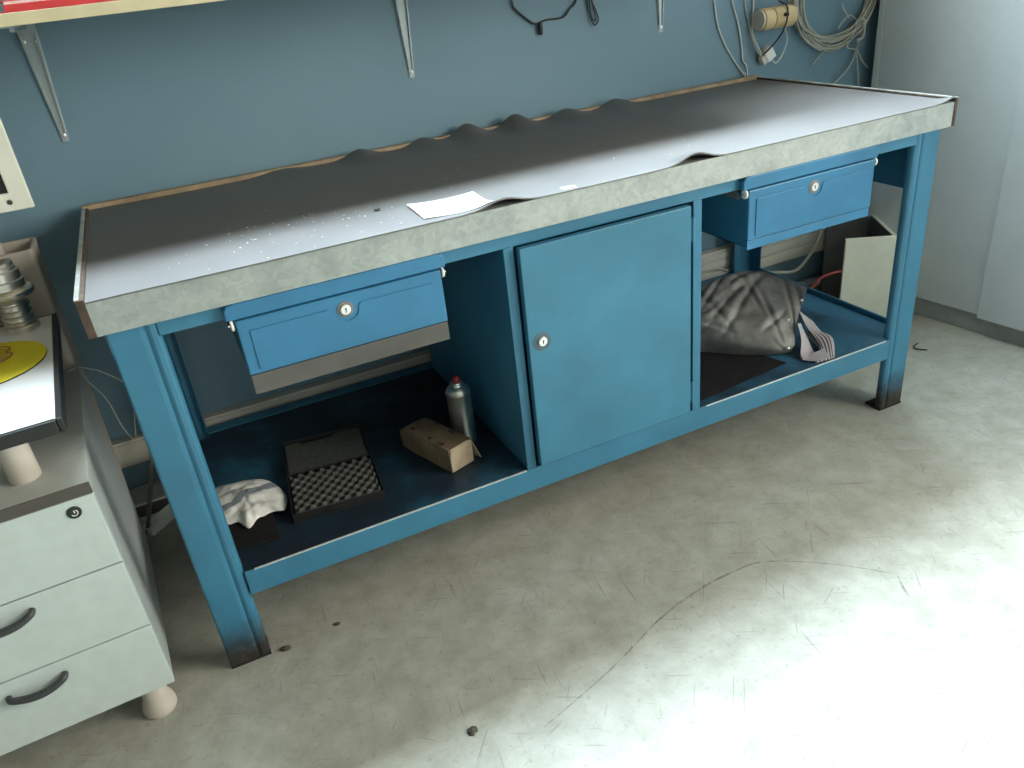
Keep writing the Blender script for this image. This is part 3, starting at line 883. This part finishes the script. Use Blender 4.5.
# mouse pad and mouse
mp_ = thing('mouse_pad', 'round yellow mouse pad with brown outline drawing on the white board', 'mouse pad', (-.2295, .248, BZ))
bm = bmesh.new(); lathe(bm, [(.112, 0), (.1125, .001), (.112, .0022)], (0, 0, 0), 'z', 64); obj('rubber_base', bm, M['rubber_under'], mp_)
bm = bmesh.new(); lathe(bm, [(.1122, .0022), (.112, .0034)], (0, 0, 0), 'z', 64); obj('fabric_top', bm, M['yellow'], mp_)
M['brownink'] = simple('brown_print', (.3, .16, .08), .8); M['amber'] = simple('amber_print', (.62, .42, .03), .8)
bm = bmesh.new()
lathe(bm, [(.058, .0035), (.058, .0037)], (-.008, .035, 0), 'z', 40)
pb = obj('printed_shape', bm, M['amber'], mp_)
bm = bmesh.new(); tube(bm, [(-.03, .095, .0037), (.02, .088, .0037), (.045, .068, .0037), (.040, .045, .0037), (.052, .03, .0037), (.038, .0, .0037), (.0, -.02, .0037)], .0016, 6, 6)
obj('printed_outline', bm, M['brownink'], mp_)
ms = thing('computer_mouse', 'pale computer mouse on the yellow mouse pad, cut by the left frame edge', 'mouse', (-.2255, .262, BZ+.0042), .1)
bm = bmesh.new(); bmesh.ops.create_uvsphere(bm, u_segments=28, v_segments=16, radius=1)
for v in bm.verts:
    v.co = Vector((v.co.x*.031*(1-.12*v.co.y), v.co.y*.052, max(0, v.co.z)*.036*(1-.25*v.co.y*v.co.y)))
obj('mouse_shell', bm, M['white_plastic'], ms, smooth=True)
bm = bmesh.new(); lathe(bm, [(.007, -.003), (.0075, 0), (.007, .003)], (0, .03, .026), 'x', 16); obj('scroll_wheel', bm, M['handle'], ms)

# tall beige carton behind the pedestal
ct = thing('beige_bin', 'tall open-topped beige bin standing between pedestal and blue wall', 'bin', (-.225, .60, 0))
bm = bmesh.new(); xa, xb, ya, yb, zh = -.352, -.112, .510, .625, .836
t = .006
def rrect(x0, x1, y0, y1, r, n=5):
    o = []
    for cx, cy, a in ((x1-r, y0+r, -PI/2), (x1-r, y1-r, 0), (x0+r, y1-r, PI/2), (x0+r, y0+r, PI)):
        o += [(cx+r*math.cos(a+PI/2*k/n), cy+r*math.sin(a+PI/2*k/n)) for k in range(n+1)]
    return o
o1, o2 = rrect(xa, xb, ya, yb, .012), rrect(xa+t, xb-t, ya+t, yb-t, .008)
def taper(p, z):
    k = .82+.18*z/zh; cx_, cy_ = (xa+xb)/2, (ya+yb)/2
    return bm.verts.new((cx_+(p[0]-cx_)*k, cy_+(p[1]-cy_)*(.95+.05*z/zh), z))
rings = [[taper(p, z) for p in o] for o, z in ((o1, 0), (o1, zh), (o2, zh), (o2, .02))]
for A, B in zip(rings, rings[1:]):
    for i in range(len(A)): bm.faces.new((A[i], A[(i+1) % len(A)], B[(i+1) % len(A)], B[i]))
bm.faces.new(rings[0][::-1]); bm.faces.new(rings[-1])
obj('bin_wall', bm, M['beigecard'], ct, world=True)
bm = bmesh.new(); box(bm, xa+t+.012, xb-t-.004, ya+t+.004, yb-t-.004, .70, .800)
for k in range(7): box(bm, xb-t-.092+k*.012, xb-t-.086+k*.012, ya+t+.004, ya+t+.014, .80, .814)
inn = obj('ribbed_insert', bm, M['card_light'], ct, world=True)
bm = bmesh.new(); lathe(bm, [(.05, 0), (.05, .06), (.045, .075), (.03, .082)], (0, 0, 0), 'z', 28)
for v in bm.verts: v.co += Vector((-.222, .568, .8005))
tag(obj('beige_roll', bm, M['beigecard'], loc=(-.222, .568, .8005), smooth=False), 'rounded beige roll end poking out of the tall beige bin', 'roll')

# ------------------------------------------------------------------ wall things
ws = thing('wall_shelf', 'long pale wooden shelf board on steel brackets above the workbench', 'shelf', (.6, .55, 1.25))
bx('shelf_board', -.95, 1.74, .3615, WY-.001, 1.2502, 1.2698, M['wallshelf'], ws, .001)
bx('front_lipping', -.95, 1.74, .3575, .3612, 1.2500, 1.2705, M['wallshelf'], ws, .001)

def bracket(x, zb_, label):
    b = thing('shelf_bracket', label, 'bracket', (x, WY, zb_), group='shelf brackets')
    H = 1.2498-zb_; 
    # wall plate tapering to the bottom, ribs at both sides, raised rib in the middle
    bm = bmesh.new()
    prism(bm, [(-.007, -.008), (.007, -.008), (.019, H-.03), (.019, H), (-.019, H), (-.019, H-.03)], 'y', -.0025, -.0005)
    w = obj('wall_plate', bm, M['bracket'], b, bev=.0006)
    for s in (-1, 1):
        bm = bmesh.new(); n = 6; A = []
        for k in range(n+1):
            t_ = k/n; zz = .012+(H-.03)*t_; xx = s*(.0045+.011*t_); d = .004+.010*t_
            A.append([bm.verts.new(q) for q in ((xx-.0022, -.0026, zz), (xx+.0022, -.0026, zz), (xx+.0016, -.0026-d*.6, zz), (xx-.0016, -.0026-d*.6, zz))])
        for P_, Q_ in zip(A, A[1:]):
            for i in range(4): bm.faces.new((P_[i], P_[(i+1) % 4], Q_[(i+1) % 4], Q_[i]))
        bm.faces.new(A[0][::-1]); bm.faces.new(A[-1]); obj('rib', bm, M['bracket'], w)
    bm = bmesh.new(); box(bm, -.018, .018, -.33, -.003, H-.0025, H); 
    box(bm, -.004, .004, -.31, -.004, H-.010, H-.0026)
    obj('shelf_arm', bm, M['bracket'], b, bev=.0006)
    for (sx, sz) in ((0, .006), (-.012, H-.035), (.012, H-.035)):
        bm = bmesh.new(); lathe(bm, [(.0042, -.0025), (.004, -.0045), (.002, -.0055)], (sx, 0, sz), 'y', 14); obj('screw', bm, M['lockface'], w)
    return b
bracket(.003, 1.012, 'left steel shelf bracket, above the left end of the workbench')
bracket(.8415, 1.026, 'middle steel shelf bracket, above the cupboard door')
bracket(1.6205, 1.038, 'right steel shelf bracket, nearest the hanging cables')

bk = thing('red_binder', 'red covered catalogue lying on the wall shelf', 'book', (.1, .47, 1.2705))
bx('page_block', .010, .285, .378, .56, 1.2727, 1.2880, M['pages'], bk, 0)
bx('cover_board', -.0, .290, .372, .564, 1.2706, 1.2726, M['redcover'], bk, .0005)
bx('cover_board', -.06, .290, .42, .564, 1.2881, 1.2905, M['redcover'], bk, .0005)
bx('spine', .0080, .2895, .3695, .3718, 1.2706, 1.2835, M['redcover'], bk, .0005)
bx_ = bx('brown_box', -.16, -.004, .39, .415, 1.2705, 1.285, M['card'], None, .002, loc=(-.09, .46, 1.2705))
tag(bx_, 'small brown box beside the red catalogue on the wall shelf', 'box')

def cable(name, pts, r, mat, label, cat='cable', sm=8):
    bm = bmesh.new(); tube(bm, pts, r, 8, sm)
    c = Vector(pts[0])
    return tag(obj(name, bm, mat, loc=c, smooth=True), label, cat)
yw = WY-.006
bc = thing('black_cable', 'thin black cable looped on the blue wall with a small plug hanging from it', 'cable', (1.24, yw, 1.25))
bm = bmesh.new(); tube(bm, [(1.135, yw, 1.249), (1.147, yw, 1.161), (1.153, yw, 1.146), (1.179, yw, 1.123), (1.204, yw, 1.105), (1.222, yw, 1.103), (1.245, yw, 1.108), (1.297, yw, 1.109), (1.321, yw, 1.129), (1.341, yw, 1.147), (1.38, yw, 1.249)], .0026, 8, 6)
obj('cord', bm, M['cable_black'], bc, world=True, smooth=True)
bm = bmesh.new(); lathe(bm, [(.0055, 0), (.0065, -.004), (.0065, -.028), (.005, -.031)], (1.2235, yw-.003, 1.104), 'z', 12); obj('plug', bm, M['cable_black'], bc, world=True)
cable('black_cord_bundle', [(1.372, yw, 1.249), (1.374, yw, 1.15), (1.379, yw, 1.11), (1.390, yw-.004, 1.080), (1.402, yw, 1.079), (1.407, yw-.003, 1.094), (1.394, yw, 1.13), (1.381, yw-.004, 1.15), (1.381, yw-.004, 1.12), (1.386, yw-.005, 1.095), (1.394, yw-.006, 1.088), (1.399, yw-.005, 1.097), (1.388, yw-.004, 1.14), (1.384, yw, 1.249)], .0019, M['cable_black'], 'narrow looped black cord hanging on the wall right of the black cable')

yc = WY-.005
cable('white_cable', [(1.80, yc, 1.249), (1.806, yc, 1.12), (1.812, yc, 1.08), (1.826, yc, 1.02), (1.858, yc, .958), (1.90, yc, .902), (1.930, yc, .868), (1.936, yc, .85), (1.936, yc, .60), (1.936, yc, .322)], .0024, M['cable_white'], 'left one of two white cables running down behind the workbench corner')['group'] = 'white cables behind the bench corner'
cable('white_cable', [(1.865, yc, 1.249), (1.873, yc, 1.12), (1.878, yc, 1.08), (1.905, yc, 1.01), (1.918, yc, .95), (1.924, yc, .91), (1.944, yc, .86), (1.946, yc, .60), (1.948, yc, .322)], .0024, M['cable_white'], 'right one of two white cables running down behind the workbench corner')['group'] = 'white cables behind the bench corner'

so = thing('wall_socket', 'yellowed three-part socket block on the blue wall above the workbench corner', 'socket', (2.03, WY, 1.0))
bm = bmesh.new()
xl = 1.955
prof = []
for k in range(3):
    xs = xl+.006+k*.040
    lathe(bm, [(.026, 0), (.0315, .002), (.0315, .0375), (.030, .039)], (xs, WY-.0335, 1.022), 'x', 28)
obj('socket_body', bm, M['socketbeige'], so, world=True)
bm = bmesh.new(); lathe(bm, [(.028, 0), (.028, .0055)], (xl, WY-.0335, 1.022), 'x', 28); obj('end_cap', bm, M['trunk'], so, world=True)
bm = bmesh.new(); box(bm, xl+.128, xl+.158, WY-.03, WY-.001, 1.003, 1.043); obj('cable_entry', bm, M['socketbeige'], so, world=True, bev=.002)
bm = bmesh.new(); lathe(bm, [(.006, 0), (.005, -.012)], (xl+.075, WY-.0665, 1.03), 'y', 14); obj('plug_pin_cover', bm, M['cable_black'], so, world=True)

yp = WY-.02
pl = thing('white_plug', 'white plug hanging on thin cables below the wall socket', 'plug', (2.0, yp, .92))
bm = bmesh.new()
mt = Matrix.Translation((2.012, yp, .917)) @ Matrix.Rotation(-.55, 4, 'Y')
box(bm, -.017, .017, -.012, .012, -.018, .018, mt); box(bm, -.011, .011, -.009, .009, .018, .024, mt)
obj('plug_body', bm, M['white_plastic'], pl, world=True, bev=.004)
bm = bmesh.new(); box(bm, -.034, -.0175, -.010, .010, -.014, .012, mt); obj('connector', bm, M['trunk'], pl, world=True, bev=.002)
for pts, mm, nm in (([(1.922, yw, 1.12), (1.925, yw, 1.068), (1.948, yw, .995), (1.955, yp, .955), (1.975, yp, .925), (1.985, yp, .914)], 'cable_grey', 'cord'),
                    ([(1.955, yw, 1.12), (1.957, yw, 1.06), (1.957, yw, .99), (1.966, yp, .95), (1.985, yp, .922)], 'cable_white', 'cord'),
                    ([(2.022, yp, .905), (2.045, yp, .887), (2.07, yp, .91), (2.085, yp, .95), (2.087, yw, .985), (2.09, yw, 1.003)], 'cable_white', 'cord'),
                    ([(1.97, yw-.02, 1.14), (2.0, yw-.06, 1.075), (2.03, yw-.068, 1.05), (2.028, yw-.066, 1.0), (2.018, yw-.04, .955), (1.985, yp-.006, .918)], 'cable_black', 'black_cord')):
    bm = bmesh.new(); tube(bm, pts, .0024, 8, 8); obj(nm, bm, M[mm], pl, world=True, smooth=True)

co = thing('cable_coil', 'thick coil of grey cable hanging on the wall beside the grey cabinet', 'cable coil', (2.28, WY, 1.08))
rc = random.Random(5)
for k in range(15):
    bm = bmesh.new()
    cx_, cz_ = 2.277+rc.uniform(-.012, .012), 1.085+rc.uniform(-.006, .006); rx, rz_ = .160+rc.uniform(-.022, .016), .170+rc.uniform(-.026, .022)
    sk = rc.uniform(-.008, .008)
    pts = [(cx_+rx*math.cos(a)*(1-.12*math.sin(a)), WY-.010-.0045*(k % 5)-.004*math.sin(a*2+k), cz_+rz_*math.sin(a)+sk*math.cos(a)) for a in [2*PI*j/14 for j in range(14)]]
    tube(bm, pts, 0.0028, 8, 6, True); obj('loop', bm, M['cable_grey'], co, world=True, smooth=True)
bm = bmesh.new()
tube(bm, [(2.352, WY-.034, .958), (2.372, WY-.036, .975), (2.392, WY-.034, .972), (2.402, WY-.03, .945), (2.396, WY-.032, .918), (2.375, WY-.03, .91)], .0042, 8, 8)
obj('tie', bm, M['cable_grey'], co, world=True, smooth=True)
for pts in ([(2.392, yp, .96), (2.40, yp, .92), (2.386, yp, .88), (2.372, yp, .845), (2.345, yp, .815), (2.30, yp, .785), (2.26, yp, .74)],
            [(2.36, yp, .93), (2.345, yp, .895), (2.37, yp, .885), (2.39, yp, .88)],
            [(2.386, yp, .88), (2.405, yp, .80), (2.412, yp, .76)],
            [(2.386, yp, .885), (2.42, yp, .84), (2.45, yp, .815)],
            [(2.30, yp, .93), (2.265, yp, .915), (2.235, yp, .89), (2.195, yp, .86)],
            [(2.385, yp, .965), (2.345, yp, .99), (2.315, yp, .975), (2.295, yp, .955)],
            [(2.34, yp, .985), (2.315, yp, 1.01), (2.305, yp, 1.03)]):
    bm = bmesh.new(); tube(bm, pts, .0023, 7, 8); obj('tail', bm, M['cable_grey'], co, world=True, smooth=True)
bm = bmesh.new(); lathe(bm, [(.004, 0), (.004, -.045), (.007, -.047)], (2.277, WY-.001, 1.249), 'y', 12); obj('hook', bm, M['bracket'], co, world=True)

# trunking on the wall behind the bench
tk = thing('cable_trunking', 'pale beige cable trunking along the blue wall low behind the workbench', 'trunking', (.3, WY, .17))
bx('duct', -2.2, 1.30, WY-.032, WY-.0005, .176, .250, M['trunk'], tk, .003)
bx('duct_cover', -2.2, 1.30, WY-.036, WY-.0322, .184, .243, M['trunk'], tk, .001)
tk2 = thing('cable_trunking', 'deeper ridged cable trunking on the wall behind the right drawer', 'trunking', (1.85, WY, .2))
bx('duct', 1.315, 2.36, WY-.034, WY-.0005, .205, .318, M['trunk'], tk2, .003)
for z0, z1 in ((.290, .310), (.255, .282), (.215, .247)): bx('duct_rib', 1.315, 2.36, WY-.040, WY-.0345, z0, z1, M['trunk'], tk2, .002)
tk3 = thing('wall_pipe', 'grey pipe along the wall near the floor behind the pedestal', 'pipe', (.3, WY-.03, .05))
bm = bmesh.new(); lathe(bm, [(.026, -1.5), (.026, 2.0)], (.3, WY-.03, .078), 'x', 24); obj('pipe_run', bm, M['trunk_grey'], tk3, world=True, smooth=True)
for x in (-.6, .45, 1.5):
    bm = bmesh.new(); lathe(bm, [(.0262, -.012), (.030, -.011), (.030, .011), (.0262, .012)], (x, WY-.03, .078), 'x', 24); obj('pipe_clip', bm, M['bare'], tk3, world=True)
struct(bx('baseboard_back', RX0, RX1, WY-.012, WY, 0, .045, M['brownedge'], bev=.001))

# odds and ends on the floor left
rod = [(-.131, .638, .005), (.002, .640, .37)]
bm = bmesh.new(); tube(bm, rod, .0058, 12, 0); tag(obj('metal_rod', bm, M['rod'], loc=rod[0], smooth=True), 'thin steel rod leaning on the back left bench leg', 'rod')
bm = bmesh.new(); mt = Matrix.Translation((-.090, .672, .0)) @ Matrix.Rotation(.75, 4, 'Z')
box(bm, -.055, .055, -.02, .02, .0003, .024, mt)
tag(obj('white_block', bm, M['white_plastic'], loc=(-.09, .672, 0), bev=.003), 'small white plastic block on the floor behind the pedestal', 'block')
cable('thin_cord', [(-.120, .485, .569), (-.108, .52, .553), (-.085, .62, .49), (-.055, .715, .40), (-.060, .722, .34), (-.075, .725, .28), (-.086, .72, .245), (-.10, .70, .30), (-.105, .66, .40), (-.114, .56, .50), (-.118, .515, .555), (-.128, .48, .5695)], .0017, M['cable_white'], 'thin white cord looping down behind the grey pedestal')

# ------------------------------------------------------------------ right side: cabinet, panel box, cables
th = math.atan2(.047, .375)
cab = thing('storage_cabinet', 'tall light grey cabinet with sliding doors standing right of the workbench', 'cabinet', (2.474, .415, 0), th)
# local: face looks along -x, +y along wall-ward side
def cpart(name, x0, x1, y0, y1, z0, z1, mat, parent=cab, bev=.0015): return bx(name, x0, x1, y0, y1, z0, z1, mat, parent, bev, world=False)
cpart('plinth', 0, .36, -1.30, .262, 0, .066, M['kick'])
cpart('carcass', .004, .38, -1.32, .275, .0665, 1.95, M['cabinet'])
cpart('stile', -.012, .0035, .255, .275, .0665, 1.95, M['cabinet'])
cpart('sliding_door', -.010, .0035, -.5, .2535, .068, 1.93, M['cabinet'])
cpart('sliding_door', -.028, -.0105, -1.31, -.218, .064, 1.93, M['cabinet'])

pb_ = thing('panel_box', 'cream white sheet-metal box, open on top, standing on the floor behind the bench right end', 'box', (2.30, .396, 0), math.atan2(.257, .151)-PI/2)
# local x: along FR->away (negative = FL), local y: FR->B
t = .0025; hb = .336; wbx, dbx = .163, .25
e1 = Vector((.151, .257, 0)).normalized(); 
bx('front_panel', -wbx, 0, 0, .012, .002, hb, M['whitebox'], pb_, .001, world=False)
bx('side_panel', -.010, 0, .0122, dbx, .002, hb, M['whitebox'], pb_, .001, world=False)
M['darkgrey'] = simple('dark_grey_lining', (.11, .115, .11), .7)
bx('side_lining', -.0112, -.0102, .0124, dbx-.001, .004, hb-.004, M['darkgrey'], pb_, 0, world=False)
bx('back_panel', -wbx, -.0115, dbx-.010, dbx, .002, hb-.01, M['darkgrey'], pb_, .001, world=False)
bx('bottom_panel', -wbx, -.0115, .0125, dbx-.0105, .002, .008, M['darkgrey'], pb_, 0, world=False)

cable('red_cable', [(2.02, .60, .004), (2.06, .56, .10), (2.10, .53, .19), (2.135, .50, .218), (2.175, .49, .215), (2.22, .50, .16), (2.25, .52, .02)], .0045, M['cable_red'], 'red cable arching behind the right end of the workbench')
cable('grey_cable', [(2.26, .70, .42), (2.262, .695, .36), (2.25, .68, .30), (2.20, .66, .245), (2.13, .64, .205), (2.08, .63, .20), (2.02, .64, .21), (1.98, .68, .21)], .0055, M['cable_grey'], 'grey cable sagging by the wall trunking behind the right drawer')
cable('grey_cable', [(1.70, .705, .24), (1.76, .70, .262), (1.82, .70, .255), (1.88, .702, .225), (1.95, .70, .18)], .004, M['cable_grey'], 'grey cable draped over the trunking left of the back right bench leg')
cable('red_cable', [(2.02, .72, .30), (1.98, .71, .26), (1.93, .71, .21), (1.90, .71, .17)], .004, M['cable_red'], 'reddish cable crossing the trunking behind the grey bag')

# floor debris
def crumb(x, y, r, label, seed, name='debris'):
    bm = bmesh.new(); bmesh.ops.create_icosphere(bm, subdivisions=2, radius=r)
    for v in bm.verts:
        d = 1+.7*noise.noise(v.co/r*1.4+Vector((seed, 0, 0)))
        v.co = Vector((v.co.x*d*1.3, v.co.y*d, max(0, v.co.z*.5*d+r*.3)))
        v.co += Vector((x, y, .0003))
    tag(obj(name, bm, M['debris'], loc=(x, y, 0)), label, 'debris', 'dirt clumps on the floor')
crumb(.398, -.381, .008, 'dark crumpled bit of dirt lying out on the open floor', 1, 'dirt_clump')
crumb(.242, .030, .005, 'small dark dirt clump beside the front left bench foot', 4, 'dirt_clump')
crumb(.125, .018, .008, 'dark grease clump touching the front left bench foot', 7, 'dirt_clump')
cable('metal_shaving', [(2.288, .254, .003), (2.262, .248, .004), (2.252, .236, .004), (2.258, .222, .003), (2.272, .204, .003)], .0020, M['debris'], 'thin curled dark shaving on the floor by the cabinet', 'debris')

# ------------------------------------------------------------------ camera
CAMC = (0.15718, -1.36816, 1.26101)
CAMR = [[0.8984868, 0.2850919, -0.3338325], [-0.4267147, 0.3885135, -0.8166834], [-0.1031314, 0.8762305, 0.4707272]]
cam = bpy.data.cameras.new('camera'); co_ = bpy.data.objects.new('camera', cam); COL.objects.link(co_)
m4 = Matrix(CAMR).to_4x4(); m4.translation = Vector(CAMC); co_.matrix_world = m4
cam.sensor_width = 36; cam.lens = 789.10*36/1024; cam.clip_start = .02
SC.camera = co_

# ------------------------------------------------------------------ light: sky through the two windows
w = bpy.data.worlds.new('sky'); SC.world = w; w.use_nodes = True
nt = w.node_tree; bg = nt.nodes['Background']
tc = nt.nodes.new('ShaderNodeTexCoord'); sp_ = nt.nodes.new('ShaderNodeSeparateXYZ'); L(nt, tc.outputs['Generated'], sp_.inputs[0])
mr = nt.nodes.new('ShaderNodeMapRange'); mr.inputs['From Min'].default_value = -.1; mr.inputs['From Max'].default_value = .4
mr.inputs['To Min'].default_value = 18.; mr.inputs['To Max'].default_value = 54.
L(nt, sp_.outputs['Y'], mr.inputs['Value']); L(nt, mr.outputs['Result'], bg.inputs['Strength'])
up = ramp(nt, sp_.outputs['Z'], [(0., (.3, .27, .22)), (.02, (.8, .9, .9)), (.6, (.74, .88, .98))])
fr = ramp(nt, sp_.outputs['Z'], [(0., (.45, .4, .3)), (.02, (1., .93, .8))])
yr_ = nt.nodes.new('ShaderNodeMapRange'); yr_.inputs['From Min'].default_value = -.1; yr_.inputs['From Max'].default_value = .4
L(nt, sp_.outputs['Y'], yr_.inputs['Value'])
L(nt, mix(nt, yr_.outputs['Result'], fr, up), bg.inputs['Color'])
def portal(name, hole, y, ry, side=False):
    l = bpy.data.lights.new(name, 'AREA'); l.shape = 'RECTANGLE'; l.size = hole[1]-hole[0]; l.size_y = hole[3]-hole[2]
    l.cycles.is_portal = True
    o = bpy.data.objects.new(name, l); COL.objects.link(o)
    o.location = ((hole[0]+hole[1])/2, y, (hole[2]+hole[3])/2); o.rotation_euler = (ry, 0, 0)
    if side: o.location = (y, o.location.x, o.location.z); o.rotation_euler = (PI/2, 0, PI/2)
portal('portal_back', BW, WY+.205, -PI/2)
portal('portal_right', FW, RX1+.205, 0, True)

vs_ = SC.view_settings
vs_.view_transform = 'Standard'; vs_.look = 'None'; vs_.gamma = 1.0; vs_.use_curve_mapping = False
vs_.exposure = 0.38
SC.cycles.use_denoising = True
SC.cycles.max_bounces = 8; SC.cycles.diffuse_bounces = 5
SC.cycles.sample_clamp_indirect = 8
